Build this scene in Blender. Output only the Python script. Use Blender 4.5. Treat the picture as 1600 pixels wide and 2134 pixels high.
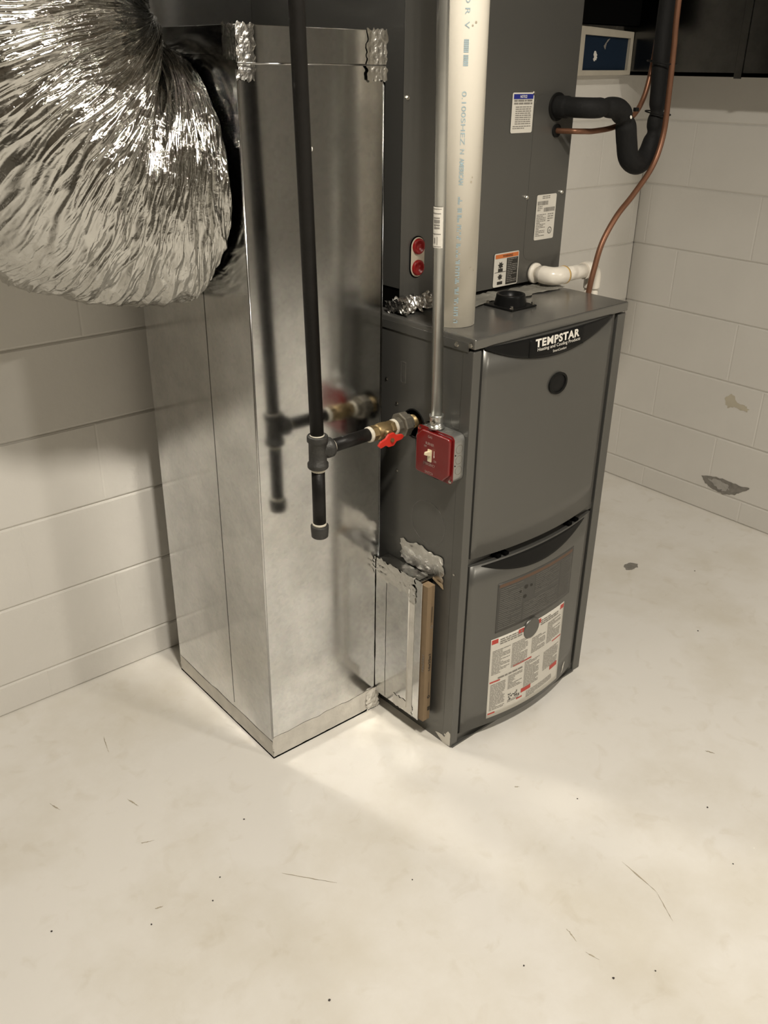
import bpy, math, random
import numpy as np
from mathutils import Vector, Matrix
from mathutils.geometry import tessellate_polygon

random.seed(7)
for o in list(bpy.data.objects):
    bpy.data.objects.remove(o)
scene = bpy.context.scene
C = scene.collection

# ------------------------------------------------------------------ camera
CAM = Vector((-1.21757, -1.15319, 1.45022))
RIGHT = Vector((0.76048286, -0.64922391, 0.01319624))
UP = Vector((0.2793049, 0.34538095, 0.8959357))
FWD = Vector((0.58622061, 0.67765796, -0.44398771))
cam_data = bpy.data.cameras.new('camera')
cam_data.sensor_fit = 'HORIZONTAL'
cam_data.sensor_width = 36.0
cam_data.lens = 1873.27 / 1600.0 * 36.0
cam_data.clip_start = 0.02
cam = bpy.data.objects.new('camera', cam_data)
M = Matrix.Identity(4)
for i in range(3):
    M[i][0], M[i][1], M[i][2], M[i][3] = RIGHT[i], UP[i], -FWD[i], CAM[i]
cam.matrix_world = M
C.objects.link(cam)
scene.camera = cam

# ------------------------------------------------------------------ world, exposure
world = bpy.data.worlds.new('world')
scene.world = world
world.use_nodes = True
world.node_tree.nodes['Background'].inputs[0].default_value = (1.0, 0.9, 0.78, 1)
world.node_tree.nodes['Background'].inputs[1].default_value = 0.0
vs = scene.view_settings
vs.view_transform = 'Standard'
vs.look = 'None'
vs.gamma = 1.0
vs.use_curve_mapping = False
vs.exposure = 0.0
LAMP_POS = (-0.66, -0.86, 2.40)
LAMP_POWER = 43.5
LAMP_RADIUS = 0.10
LAMP_COLOR = (1.0, 0.928, 0.815)
FILL_POS = (0.95, -2.8)      # added fill lamp, unseen, further down the basement
FILL_POWER = 44.0
cy = scene.cycles            # light bounced off the bright duct onto the floor is part of this place
cy.blur_glossy = 0.0
cy.sample_clamp_indirect = 0.0
cy.use_guiding = True
cy.max_bounces = 6
cy.diffuse_bounces = 3
cy.glossy_bounces = 4
cy.transmission_bounces = 0
cy.use_adaptive_sampling = True
cy.adaptive_threshold = 0.05
cy.adaptive_min_samples = 22

YB = 0.7865      # back wall plane
XR = 1.6261      # right wall plane
H0 = 0.0840      # first mortar joint above the floor
BLK = 0.2032     # course height
CEIL = 2.44

# ------------------------------------------------------------------ materials
def nodes(m):
    m.use_nodes = True
    nt = m.node_tree
    return nt, nt.nodes['Principled BSDF']

def mat(name, col, rough=0.5, metal=0.0, var=0.06, vscale=9.0, bump=0.0, bscale=60.0, spec=0.5, coat=0.0, rvar=0.0, coord='Object', stretch=None):
    m = bpy.data.materials.new(name)
    nt, b = nodes(m)
    tc = nt.nodes.new('ShaderNodeTexCoord')
    src = tc.outputs[coord]
    if stretch:
        mp = nt.nodes.new('ShaderNodeMapping')
        mp.inputs['Scale'].default_value = stretch
        nt.links.new(src, mp.inputs['Vector'])
        src = mp.outputs['Vector']
    n = nt.nodes.new('ShaderNodeTexNoise')
    n.inputs['Scale'].default_value = vscale
    n.inputs['Detail'].default_value = 5
    nt.links.new(src, n.inputs['Vector'])
    r = nt.nodes.new('ShaderNodeMix')
    r.data_type = 'RGBA'
    lo = [max(0, c * (1 - var)) for c in col]
    hi = [min(1, c * (1 + var)) for c in col]
    r.inputs[6].default_value = (*lo, 1)
    r.inputs[7].default_value = (*hi, 1)
    nt.links.new(n.outputs['Fac'], r.inputs[0])
    nt.links.new(r.outputs[2], b.inputs['Base Color'])
    b.inputs['Roughness'].default_value = rough
    b.inputs['Metallic'].default_value = metal
    b.inputs['Specular IOR Level'].default_value = spec
    b.inputs['Coat Weight'].default_value = coat
    if rvar:
        mr = nt.nodes.new('ShaderNodeMapRange')
        mr.inputs[3].default_value = rough - rvar
        mr.inputs[4].default_value = rough + rvar
        nt.links.new(n.outputs['Fac'], mr.inputs[0])
        nt.links.new(mr.outputs[0], b.inputs['Roughness'])
    if bump:
        n2 = nt.nodes.new('ShaderNodeTexNoise')
        n2.inputs['Scale'].default_value = bscale
        n2.inputs['Detail'].default_value = 4
        nt.links.new(src, n2.inputs['Vector'])
        bp = nt.nodes.new('ShaderNodeBump')
        bp.inputs['Strength'].default_value = bump
        bp.inputs['Distance'].default_value = 0.002
        nt.links.new(n2.outputs['Fac'], bp.inputs['Height'])
        nt.links.new(bp.outputs['Normal'], b.inputs['Normal'])
    return m

def galvanized(name, col=(0.60, 0.605, 0.575), rough=0.135, dirt=0.24, wave=0.10):
    """zinc-coated sheet: fine spangle, smudges, slight oil-canning"""
    m = bpy.data.materials.new(name)
    nt, b = nodes(m)
    L = nt.links
    tc = nt.nodes.new('ShaderNodeTexCoord')
    vo = nt.nodes.new('ShaderNodeTexVoronoi')
    vo.inputs['Scale'].default_value = 130
    L.new(tc.outputs['Object'], vo.inputs['Vector'])
    n1 = nt.nodes.new('ShaderNodeTexNoise')
    n1.inputs['Scale'].default_value = 7
    n1.inputs['Detail'].default_value = 7
    n1.inputs['Roughness'].default_value = 0.65
    L.new(tc.outputs['Object'], n1.inputs['Vector'])
    cr = nt.nodes.new('ShaderNodeValToRGB')
    cr.color_ramp.elements[0].position = 0.30
    cr.color_ramp.elements[0].color = (*[c * (1 - dirt) for c in col], 1)
    cr.color_ramp.elements[1].position = 0.62
    cr.color_ramp.elements[1].color = (*col, 1)
    L.new(n1.outputs['Fac'], cr.inputs[0])
    mx = nt.nodes.new('ShaderNodeMix')
    mx.data_type = 'RGBA'
    mx.blend_type = 'MULTIPLY'
    mx.inputs[0].default_value = 0.10
    L.new(cr.outputs[0], mx.inputs[6])
    L.new(vo.outputs['Color'], mx.inputs[7])
    hs = nt.nodes.new('ShaderNodeHueSaturation')
    hs.inputs['Saturation'].default_value = 0.25
    hs.inputs['Value'].default_value = 1.12
    L.new(mx.outputs[2], hs.inputs['Color'])
    L.new(hs.outputs[0], b.inputs['Base Color'])
    b.inputs['Metallic'].default_value = 1.0
    mr = nt.nodes.new('ShaderNodeMapRange')
    mr.inputs[1].default_value = 0.3
    mr.inputs[2].default_value = 0.7
    mr.inputs[3].default_value = rough + 0.06
    mr.inputs[4].default_value = rough - 0.02
    L.new(n1.outputs['Fac'], mr.inputs[0])
    L.new(mr.outputs[0], b.inputs['Roughness'])
    n2 = nt.nodes.new('ShaderNodeTexNoise')
    n2.inputs['Scale'].default_value = 2.2
    n2.inputs['Detail'].default_value = 1
    L.new(tc.outputs['Object'], n2.inputs['Vector'])
    bp = nt.nodes.new('ShaderNodeBump')
    bp.inputs['Strength'].default_value = wave
    bp.inputs['Distance'].default_value = 0.01
    L.new(n2.outputs['Fac'], bp.inputs['Height'])
    L.new(bp.outputs['Normal'], b.inputs['Normal'])
    return m

def foil(name, col=(0.82, 0.81, 0.78), rough=0.2, scale=40, strength=0.8):
    m = bpy.data.materials.new(name)
    nt, b = nodes(m)
    L = nt.links
    tc = nt.nodes.new('ShaderNodeTexCoord')
    n1 = nt.nodes.new('ShaderNodeTexNoise')
    n1.inputs['Scale'].default_value = scale
    n1.inputs['Detail'].default_value = 6
    n1.inputs['Distortion'].default_value = 1.2
    L.new(tc.outputs['Object'], n1.inputs['Vector'])
    bp = nt.nodes.new('ShaderNodeBump')
    bp.inputs['Strength'].default_value = strength
    bp.inputs['Distance'].default_value = 0.004
    L.new(n1.outputs['Fac'], bp.inputs['Height'])
    L.new(bp.outputs['Normal'], b.inputs['Normal'])
    b.inputs['Base Color'].default_value = (*col, 1)
    b.inputs['Metallic'].default_value = 1.0
    b.inputs['Roughness'].default_value = rough
    return m

def floor_material():
    m = bpy.data.materials.new('painted_concrete_floor')
    nt, b = nodes(m)
    L = nt.links
    tc = nt.nodes.new('ShaderNodeTexCoord')
    n1 = nt.nodes.new('ShaderNodeTexNoise')
    n1.inputs['Scale'].default_value = 2.3
    n1.inputs['Detail'].default_value = 8
    n1.inputs['Roughness'].default_value = 0.6
    L.new(tc.outputs['Object'], n1.inputs['Vector'])
    cr = nt.nodes.new('ShaderNodeValToRGB')
    e = cr.color_ramp.elements
    e[0].position = 0.30
    e[0].color = (0.665, 0.625, 0.54, 1)
    e[1].position = 0.55
    e[1].color = (0.78, 0.755, 0.705, 1)
    L.new(n1.outputs['Fac'], cr.inputs[0])
    # fine dirt streaks
    n2 = nt.nodes.new('ShaderNodeTexNoise')
    n2.inputs['Scale'].default_value = 17
    n2.inputs['Detail'].default_value = 9
    n2.inputs['Distortion'].default_value = 0.6
    L.new(tc.outputs['Object'], n2.inputs['Vector'])
    cr2 = nt.nodes.new('ShaderNodeValToRGB')
    cr2.color_ramp.elements[0].position = 0.27
    cr2.color_ramp.elements[0].color = (0.80, 0.76, 0.68, 1)
    cr2.color_ramp.elements[1].position = 0.42
    cr2.color_ramp.elements[1].color = (1, 1, 1, 1)
    L.new(n2.outputs['Fac'], cr2.inputs[0])
    mx = nt.nodes.new('ShaderNodeMix')
    mx.data_type = 'RGBA'
    mx.blend_type = 'MULTIPLY'
    mx.inputs[0].default_value = 0.35
    L.new(cr.outputs[0], mx.inputs[6])
    L.new(cr2.outputs[0], mx.inputs[7])
    L.new(mx.outputs[2], b.inputs['Base Color'])
    b.inputs['Roughness'].default_value = 0.42
    b.inputs['Specular IOR Level'].default_value = 0.35
    n3 = nt.nodes.new('ShaderNodeTexNoise')
    n3.inputs['Scale'].default_value = 5
    n3.inputs['Detail'].default_value = 6
    L.new(tc.outputs['Object'], n3.inputs['Vector'])
    bp = nt.nodes.new('ShaderNodeBump')
    bp.inputs['Strength'].default_value = 0.25
    bp.inputs['Distance'].default_value = 0.008
    L.new(n3.outputs['Fac'], bp.inputs['Height'])
    L.new(bp.outputs['Normal'], b.inputs['Normal'])
    return m

MT = {}
MT['floor'] = floor_material()
MT['wall'] = mat('painted_block', (0.73, 0.705, 0.655), 0.55, var=0.05, vscale=6, bump=0.35, bscale=45, spec=0.3)
MT['mortar'] = mat('painted_mortar', (0.71, 0.685, 0.635), 0.6, var=0.05, bump=0.4, bscale=70, spec=0.3)
MT['ceiling'] = mat('ceiling_board', (0.30, 0.27, 0.23), 0.9)
MT['farwall'] = mat('far_wall_paint', (0.42, 0.40, 0.36), 0.9)
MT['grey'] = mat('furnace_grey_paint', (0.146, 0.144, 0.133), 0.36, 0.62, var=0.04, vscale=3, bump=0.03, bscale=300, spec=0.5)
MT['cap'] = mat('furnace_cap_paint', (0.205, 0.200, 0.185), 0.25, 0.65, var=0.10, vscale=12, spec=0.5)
MT['dark'] = mat('black_plastic', (0.009, 0.009, 0.0085), 0.5, var=0.1, spec=0.12)
MT['gloss_dark'] = mat('black_gloss_plastic', (0.007, 0.007, 0.007), 0.35, var=0.1, spec=0.15)
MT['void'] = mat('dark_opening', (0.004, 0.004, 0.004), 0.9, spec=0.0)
MT['galv'] = galvanized('galvanized_sheet')
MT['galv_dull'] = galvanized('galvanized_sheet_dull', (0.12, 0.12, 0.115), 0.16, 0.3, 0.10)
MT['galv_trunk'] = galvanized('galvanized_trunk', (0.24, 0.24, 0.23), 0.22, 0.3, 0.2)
MT['galv_box'] = mat('galvanized_box', (0.42, 0.42, 0.40), 0.38, 0.85, var=0.15, vscale=60)
MT['emt'] = mat('conduit_steel', (0.52, 0.52, 0.49), 0.30, 0.9, var=0.1, vscale=30)
MT['foil'] = foil('flex_duct_foil', (0.58, 0.575, 0.55), rough=0.11, scale=80, strength=0.3)
MT['tape'] = foil('foil_tape', (0.66, 0.65, 0.62), 0.26, 45, 0.35)
MT['tape_paint'] = mat('painted_tape', (0.62, 0.59, 0.53), 0.5, 0.0, var=0.22, vscale=30, bump=0.8, bscale=60)
MT['seal_tape'] = mat('grey_sealant_tape', (0.24, 0.23, 0.20), 0.42, 0.15, var=0.35, vscale=22, bump=0.8, bscale=50)
MT['iron'] = mat('black_iron_pipe', (0.010, 0.009, 0.008), 0.45, 0.0, spec=0.25, var=0.4, vscale=40, bump=0.25, bscale=120)
MT['iron_fit'] = mat('malleable_fitting', (0.055, 0.054, 0.050), 0.5, 0.45, var=0.3, vscale=60, bump=0.4, bscale=200)
MT['steel_dirty'] = mat('union_steel', (0.24, 0.22, 0.18), 0.42, 0.7, var=0.35, vscale=90)
MT['brass'] = mat('brass', (0.27, 0.195, 0.095), 0.45, 0.75, var=0.25, vscale=60)
MT['dope'] = mat('pipe_sealant', (0.62, 0.58, 0.48), 0.7, var=0.3, vscale=120, bump=0.8, bscale=200)
MT['red_lever'] = mat('red_lever_paint', (0.55, 0.030, 0.018), 0.35, var=0.1)
MT['red'] = mat('red_cover_paint', (0.17, 0.008, 0.008), 0.22, var=0.08, coat=0.5)
MT['cover_print'] = mat('cover_print', (0.42, 0.32, 0.28), 0.5, var=0.1)
MT['red_cap'] = mat('red_plug_plastic', (0.30, 0.008, 0.008), 0.3, var=0.1)
MT['ivory'] = mat('ivory_plastic', (0.74, 0.66, 0.46), 0.4, var=0.04)
MT['pvc'] = mat('pvc_cream', (0.96, 0.905, 0.79), 0.32, var=0.03, vscale=3, spec=0.45)
MT['pvc_white'] = mat('pvc_white', (0.80, 0.75, 0.66), 0.28, var=0.06, vscale=25)
MT['pvc_glue'] = mat('pvc_cement_smear', (0.55, 0.36, 0.12), 0.4, var=0.3, vscale=50)
MT['blue_ink'] = mat('blue_ink', (0.32, 0.42, 0.46), 0.6, var=0.25, vscale=120)
MT['copper'] = mat('copper_tube', (0.21, 0.100, 0.058), 0.42, 0.6, var=0.25, vscale=30)
MT['foam'] = mat('black_foam_insulation', (0.011, 0.011, 0.011), 0.7, var=0.15, vscale=60, bump=0.4, bscale=150, spec=0.2)
MT['cardboard'] = mat('cardboard', (0.235, 0.165, 0.095), 0.8, var=0.08, vscale=25, bump=0.2, bscale=150)
MT['kraft'] = mat('kraft_backing', (0.42, 0.32, 0.20), 0.8, var=0.1)
MT['media'] = mat('filter_media', (0.55, 0.55, 0.52), 0.9)
MT['ink'] = mat('black_ink', (0.03, 0.027, 0.022), 0.7, var=0.1)
MT['ink_grey'] = mat('grey_print', (0.23, 0.215, 0.19), 0.7, var=0.15, vscale=200)
MT['paper'] = mat('label_paper', (0.68, 0.65, 0.58), 0.45, var=0.03)
MT['label_grey'] = mat('grey_label', (0.062, 0.060, 0.054), 0.4, var=0.05)
MT['print_dim'] = mat('dim_print', (0.070, 0.066, 0.060), 0.5, var=0.1)
MT['print_lite'] = mat('light_print', (0.115, 0.110, 0.098), 0.5, var=0.1)
MT['rust_orange'] = mat('dull_orange_print', (0.115, 0.062, 0.036), 0.5, var=0.2)
MT['orange'] = mat('orange_print', (0.62, 0.17, 0.04), 0.5, var=0.1)
MT['label_red'] = mat('red_print', (0.50, 0.055, 0.04), 0.5, var=0.1)
MT['label_blue'] = mat('blue_print', (0.015, 0.022, 0.22), 0.5, var=0.1)
MT['white'] = mat('white_print', (0.82, 0.79, 0.72), 0.5, var=0.03)
MT['gasket'] = mat('gasket_white', (0.62, 0.55, 0.43), 0.5, var=0.15, vscale=60)
MT['screw'] = mat('zinc_screw', (0.62, 0.60, 0.55), 0.22, 1.0, var=0.1)
MT['blue_board'] = mat('blue_foam_board', (0.008, 0.019, 0.040), 0.6, spec=0.2, var=0.12, vscale=14)
MT['frame_white'] = mat('frame_paint', (0.50, 0.46, 0.38), 0.5, var=0.12, vscale=20)
MT['bare'] = mat('bare_concrete', (0.23, 0.215, 0.19), 0.85, var=0.55, vscale=38, bump=0.8, bscale=80)
MT['bare_light'] = mat('old_paint_layer', (0.40, 0.38, 0.35), 0.7, var=0.25, vscale=60)
MT['stain'] = mat('floor_scuff', (0.42, 0.37, 0.28), 0.7, var=0.4, vscale=60)
MT['speck'] = mat('dark_grit', (0.06, 0.05, 0.045), 0.8, var=0.3)
MT['yellow_stain'] = mat('yellow_wall_stain', (0.56, 0.51, 0.40), 0.6, var=0.14, vscale=20)
lm = bpy.data.materials.new('lamp_diffuser')
_nt, _b = nodes(lm)
_tn = _nt.nodes.new('ShaderNodeTexNoise')
_b.inputs['Emission Color'].default_value = (*LAMP_COLOR, 1)
_b.inputs['Emission Strength'].default_value = 25.0
lm.cycles.emission_sampling = 'NONE'
MT['lamp'] = lm

# ------------------------------------------------------------------ mesh helpers
class MB:
    def __init__(s):
        s.v, s.f, s.sm = [], [], []
    def face(s, idx, smooth=False):
        s.f.append(idx)
        s.sm.append(smooth)
    def box(s, x0, x1, y0, y1, z0, z1):
        n = len(s.v)
        s.v += [(x0, y0, z0), (x1, y0, z0), (x1, y1, z0), (x0, y1, z0), (x0, y0, z1), (x1, y0, z1), (x1, y1, z1), (x0, y1, z1)]
        for q in ((0, 3, 2, 1), (4, 5, 6, 7), (0, 1, 5, 4), (1, 2, 6, 5), (2, 3, 7, 6), (3, 0, 4, 7)):
            s.face([n + i for i in q])
        return s
    def tube(s, path, radii, n=20, caps=True, smooth=True):
        path = [Vector(p) for p in path]
        if not hasattr(radii, '__len__'):
            radii = [radii] * len(path)
        t0 = (path[1] - path[0]).normalized()
        a = Vector((0, 0, 1)) if abs(t0.z) < 0.9 else Vector((1, 0, 0))
        u = t0.cross(a).normalized()
        base = len(s.v)
        for i, p in enumerate(path):
            if i == 0:
                t = t0
            elif i == len(path) - 1:
                t = (path[i] - path[i - 1])
            else:
                t = (path[i + 1] - path[i - 1])
            if t.length < 1e-9:
                t = t0
            t = t.normalized()
            u = (u - t * u.dot(t)).normalized()
            w = t.cross(u)
            for k in range(n):
                an = 2 * math.pi * k / n
                s.v.append(tuple(p + (u * math.cos(an) + w * math.sin(an)) * radii[i]))
        for i in range(len(path) - 1):
            for k in range(n):
                k2 = (k + 1) % n
                s.face([base + i * n + k, base + i * n + k2, base + (i + 1) * n + k2, base + (i + 1) * n + k], smooth)
        if caps:
            s.face([base + k for k in range(n)][::-1])
            s.face([base + (len(path) - 1) * n + k for k in range(n)])
        return s
    def cyl(s, p0, p1, r, r1=None, n=20, smooth=True):
        return s.tube([p0, p1], [r, r if r1 is None else r1], n, True, smooth)
    def lathe(s, p, axis, prof, n=24, smooth=True, caps=True):
        """prof: list of (distance along axis, radius); sharp steps get doubled rings"""
        p, axis = Vector(p), Vector(axis).normalized()
        a = Vector((0, 0, 1)) if abs(axis.z) < 0.9 else Vector((1, 0, 0))
        u = axis.cross(a).normalized()
        w = axis.cross(u)
        base = len(s.v)
        for d, r in prof:
            for k in range(n):
                an = 2 * math.pi * k / n
                s.v.append(tuple(p + axis * d + (u * math.cos(an) + w * math.sin(an)) * r))
        for i in range(len(prof) - 1):
            flat = abs(prof[i][0] - prof[i + 1][0]) < 1e-6
            for k in range(n):
                k2 = (k + 1) % n
                s.face([base + i * n + k, base + i * n + k2, base + (i + 1) * n + k2, base + (i + 1) * n + k], smooth and not flat and n > 8)
        if caps:
            s.face([base + k for k in range(n)][::-1])
            s.face([base + (len(prof) - 1) * n + k for k in range(n)])
        return s
    def plate(s, outer, holes, fn, t):
        """flat plate with holes; fn(a, b, d) -> point, d = depth 0..t"""
        loops = [outer] + list(holes)
        tris = tessellate_polygon([[Vector((a, b, 0)) for a, b in lp] for lp in loops])
        flat = [q for lp in loops for q in lp]
        n = len(s.v)
        N = len(flat)
        s.v += [tuple(fn(a, b, 0.0)) for a, b in flat] + [tuple(fn(a, b, t)) for a, b in flat]
        for tr in tris:
            s.face([n + i for i in tr])
            s.face([n + N + i for i in reversed(tr)])
        k = n
        for lp in loops:
            m = len(lp)
            for i in range(m):
                j = (i + 1) % m
                s.face([k + i, k + j, k + N + j, k + N + i])
            k += m
        return s
    def quad(s, a, b, c, d):
        n = len(s.v)
        s.v += [tuple(a), tuple(b), tuple(c), tuple(d)]
        s.face([n, n + 1, n + 2, n + 3])
        return s
    def build(s, name, m, parent=None, bevel=0.0, seg=2, recalc=True):
        me = bpy.data.meshes.new(name)
        me.from_pydata(s.v, [], s.f)
        me.polygons.foreach_set('use_smooth', s.sm)
        if recalc:
            import bmesh
            bm = bmesh.new()
            bm.from_mesh(me)
            bmesh.ops.recalc_face_normals(bm, faces=bm.faces)
            bm.to_mesh(me)
            bm.free()
        me.materials.append(MT[m] if isinstance(m, str) else m)
        o = bpy.data.objects.new(name, me)
        C.objects.link(o)
        if parent:
            o.parent = parent
        if bevel:
            b = o.modifiers.new('bevel', 'BEVEL')
            b.width = bevel
            b.segments = seg
            b.limit_method = 'ANGLE'
        return o

def circle(cx, cy, r, n=32, ry=None, a0=0.0):
    return [(cx + r * math.cos(a0 + 2 * math.pi * i / n), cy + (ry or r) * math.sin(a0 + 2 * math.pi * i / n)) for i in range(n)]

def rrect(x0, x1, y0, y1, r, n=5):
    out = []
    for cx, cy, a in ((x1 - r, y1 - r, 0), (x0 + r, y1 - r, 90), (x0 + r, y0 + r, 180), (x1 - r, y0 + r, 270)):
        for i in range(n + 1):
            t = math.radians(a + 90 * i / n)
            out.append((cx + r * math.cos(t), cy + r * math.sin(t)))
    return out

def thing(name, label, cat, loc=(0, 0, 0), rotz=0.0, group=None):
    o = bpy.data.objects.new(name, None)
    o.empty_display_size = 0.05
    C.objects.link(o)
    o.location = loc
    o.rotation_euler = (0, 0, rotz)
    o['label'] = label
    o['category'] = cat
    if group:
        o['group'] = group
    return o

def struct(o, label=None):
    o['kind'] = 'structure'
    if label:
        o['label'] = label
    return o

def spline(pts, n=8):
    """Catmull-Rom through pts"""
    P = [Vector(p) for p in pts]
    P = [P[0] * 2 - P[1]] + P + [P[-1] * 2 - P[-2]]
    out = []
    for i in range(1, len(P) - 2):
        for k in range(n):
            t = k / n
            a, b, c, d = P[i - 1], P[i], P[i + 1], P[i + 2]
            out.append(0.5 * ((2 * b) + (c - a) * t + (2 * a - 5 * b + 4 * c - d) * t * t + (3 * b - a - 3 * c + d) * t ** 3))
    out.append(P[-2])
    return out

def text(name, s, fn, w, h, m, parent, bold=0.0, space=1.0):
    """lettering w x h metres; fn(u, v) -> 3D point on the surface that carries it"""
    cu = bpy.data.curves.new(name, 'FONT')
    cu.body = s
    cu.size = 1.0
    cu.offset = bold
    cu.space_character = space
    cu.resolution_u = 3
    ob = bpy.data.objects.new(name, cu)
    C.objects.link(ob)
    dg = bpy.context.evaluated_depsgraph_get()
    me = bpy.data.meshes.new_from_object(ob.evaluated_get(dg))
    bpy.data.objects.remove(ob)
    co = np.array([v.co[:] for v in me.vertices])
    lo, hi = co.min(0), co.max(0)
    for v in me.vertices:
        u = (v.co.x - lo[0]) / (hi[0] - lo[0]) * w
        q = (v.co.y - lo[1]) / (hi[1] - lo[1]) * h
        v.co = Vector(fn(u, q))
    me.name = name
    me.materials.clear()
    me.materials.append(MT[m])
    o = bpy.data.objects.new(name, me)
    C.objects.link(o)
    o.parent = parent
    return o

def print_lines(mb, fn, u0, u1, v0, v1, lh, fill=0.55, words=True, wmin=0.006, wmax=0.02, short=0.25):
    """rows of word-sized marks between v1 (top) and v0"""
    v = v1
    while v - lh >= v0 - 1e-6:
        u = u0
        end = u1 if random.random() > short else u0 + (u1 - u0) * random.uniform(0.3, 0.9)
        while u < end - wmin * 0.5:
            w = min(random.uniform(wmin, wmax), end - u)
            mb.quad(fn(u, v - lh * fill), fn(u + w, v - lh * fill), fn(u + w, v), fn(u, v))
            u += w + lh * 0.35
        v -= lh
    return mb

def stuff(o):
    o['kind'] = 'stuff'
    return o

def vnoise(x, y, per=None, seed=0):
    """numpy value noise, optionally periodic in y"""
    xi, yi = np.floor(x).astype(int), np.floor(y).astype(int)
    xf, yf = x - xi, y - yi
    xf, yf = xf * xf * (3 - 2 * xf), yf * yf * (3 - 2 * yf)
    def h(a, b):
        if per:
            b = np.mod(b, per)
        k = (a * 374761393 + b * 668265263 + seed * 974711) & 0x7fffffff
        k = ((k ^ (k >> 13)) * 1274126177) & 0x7fffffff
        return ((k ^ (k >> 16)) & 0xffff) / 65535.0
    return (h(xi, yi) * (1 - xf) + h(xi + 1, yi) * xf) * (1 - yf) + (h(xi, yi + 1) * (1 - xf) + h(xi + 1, yi + 1) * xf) * yf

def crumpled(name, fn, u0, u1, v0, v1, nu, nv, amp, m, parent, seed=1, edge=0.004, freq=60, lift=0.0006):
    """a crinkled patch of tape; fn(u, v, d) -> point, d = height above the surface"""
    U, V = np.meshgrid(np.linspace(0, 1, nu), np.linspace(0, 1, nv), indexing='ij')
    uu = u0 + (u1 - u0) * U
    vv = v0 + (v1 - v0) * V
    jag_u = (vnoise(V * 14, V * 0 + 3.3, seed=seed) - 0.5) * edge * 2
    jag_v = (vnoise(U * 14, U * 0 + 7.7, seed=seed + 5) - 0.5) * edge * 2
    uu = uu + jag_u * (np.abs(U - 0.5) * 2) ** 4
    vv = vv + jag_v * (np.abs(V - 0.5) * 2) ** 4
    d = np.abs(vnoise(uu * freq, vv * freq, seed=seed) - 0.5) * 2 * amp + vnoise(uu * freq * 2.7, vv * freq * 2.7, seed=seed + 1) * amp * 0.5
    mb = MB()
    for i in range(nu):
        for j in range(nv):
            mb.v.append(tuple(fn(uu[i, j], vv[i, j], lift + d[i, j])))
    for i in range(nu - 1):
        for j in range(nv - 1):
            a = i * nv + j
            mb.face([a, a + nv, a + nv + 1, a + 1], False)
    return mb.build(name, m, parent, recalc=False)

def screw(parent, p, axis, r=0.0045, h=0.003, name='screw'):
    mb = MB()
    mb.lathe(p, axis, [(0, r * 1.35), (h * 0.25, r * 1.35), (h * 0.25, r), (h, r * 0.92)], n=6 if r > 0.003 else 8, smooth=False)
    return mb.build(name, 'screw', parent)

# ------------------------------------------------------------------ room shell
X0, Y0, X9, YE = -4.6, -4.6, 4.6, -1.45     # the basement opens out past the end of the right wall
floor = struct(MB().box(X0, X9, Y0, YB + 0.2, -0.12, 0.0).build('floor', 'floor'))
ceiling = struct(MB().box(X0, X9, Y0, YB + 0.2, CEIL, CEIL + 0.1).build('ceiling', 'ceiling'))
wall_back = struct(MB().box(X0, XR + 0.2, YB + 0.004, YB + 0.2, 0.0, CEIL).build('wall_back', 'mortar'))
wall_right = struct(MB().box(XR + 0.004, XR + 0.2, YE, YB, 0.0, CEIL).build('wall_right', 'mortar'))
wall_left = struct(MB().box(X0 - 0.1, X0, Y0, YB + 0.2, 0.0, CEIL).build('wall_left', 'farwall'))
wall_front = struct(MB().box(X0, X9, Y0 - 0.1, Y0, 0.0, CEIL).build('wall_front', 'farwall'))
wall_far = struct(MB().box(X9, X9 + 0.1, Y0, YB + 0.2, 0.0, CEIL).build('wall_far', 'farwall'))
wall_side = struct(MB().box(XR + 0.2, X9, YB, YB + 0.2, 0.0, CEIL).build('wall_side', 'farwall'))

_bc = {}
def block_mesh(L, H):
    key = (round(L, 3), round(H, 3))
    if key not in _bc:
        c, cv, d, dv = 0.0050, 0.0040, 0.0045, 0.0009
        mb = MB()
        # proud face, shallow painted head joints left and right, raked bed joints above and below
        mb.v = [(0, dv, c), (cv, 0, c), (L - cv, 0, c), (L, dv, c),
                (0, dv, H - c), (cv, 0, H - c), (L - cv, 0, H - c), (L, dv, H - c),
                (0, d, .001), (L, d, .001), (0, d, H - .001), (L, d, H - .001),
                (0, d * .35, c * .45), (L, d * .35, c * .45), (0, d * .35, H - c * .45), (L, d * .35, H - c * .45)]
        for q in ((0, 1, 5, 4), (1, 2, 6, 5), (2, 3, 7, 6), (12, 13, 3, 2, 1, 0), (8, 9, 13, 12), (4, 5, 6, 7, 15, 14), (14, 15, 11, 10)):
            mb.face(list(q))
        me = bpy.data.meshes.new('block')
        me.from_pydata(mb.v, [], mb.f)
        me.materials.append(MT['wall'])
        _bc[key] = me
    return _bc[key]

def lay_blocks(wall, lo, hi, joint_odd, joint_even, place, rot):
    zs = [0.0] + [H0 + i * BLK for i in range(20)]
    row = 0
    while zs[row] < CEIL - 0.02:
        z0, z1 = zs[row], min(zs[row + 1], CEIL)
        j = joint_odd if row % 2 else joint_even
        k = math.floor((lo - j) / 0.4064)
        a = lo
        while a < hi - 1e-4:
            k += 1
            b = min(j + k * 0.4064, hi)
            if b - a > 0.03:
                o = bpy.data.objects.new('block', block_mesh(b - a, z1 - z0))
                C.objects.link(o)
                o.parent = wall
                p = place(a, b, z0)
                o.location = p
                o.rotation_euler = (0, 0, rot)
            a = b
        row += 1

lay_blocks(wall_back, -2.2, XR, -0.44, -0.65, lambda a, b, z: (a, YB, z), 0.0)
lay_blocks(wall_right, YE, YB, 0.335, 0.605, lambda a, b, z: (XR, b, z), -math.pi / 2)

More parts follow.
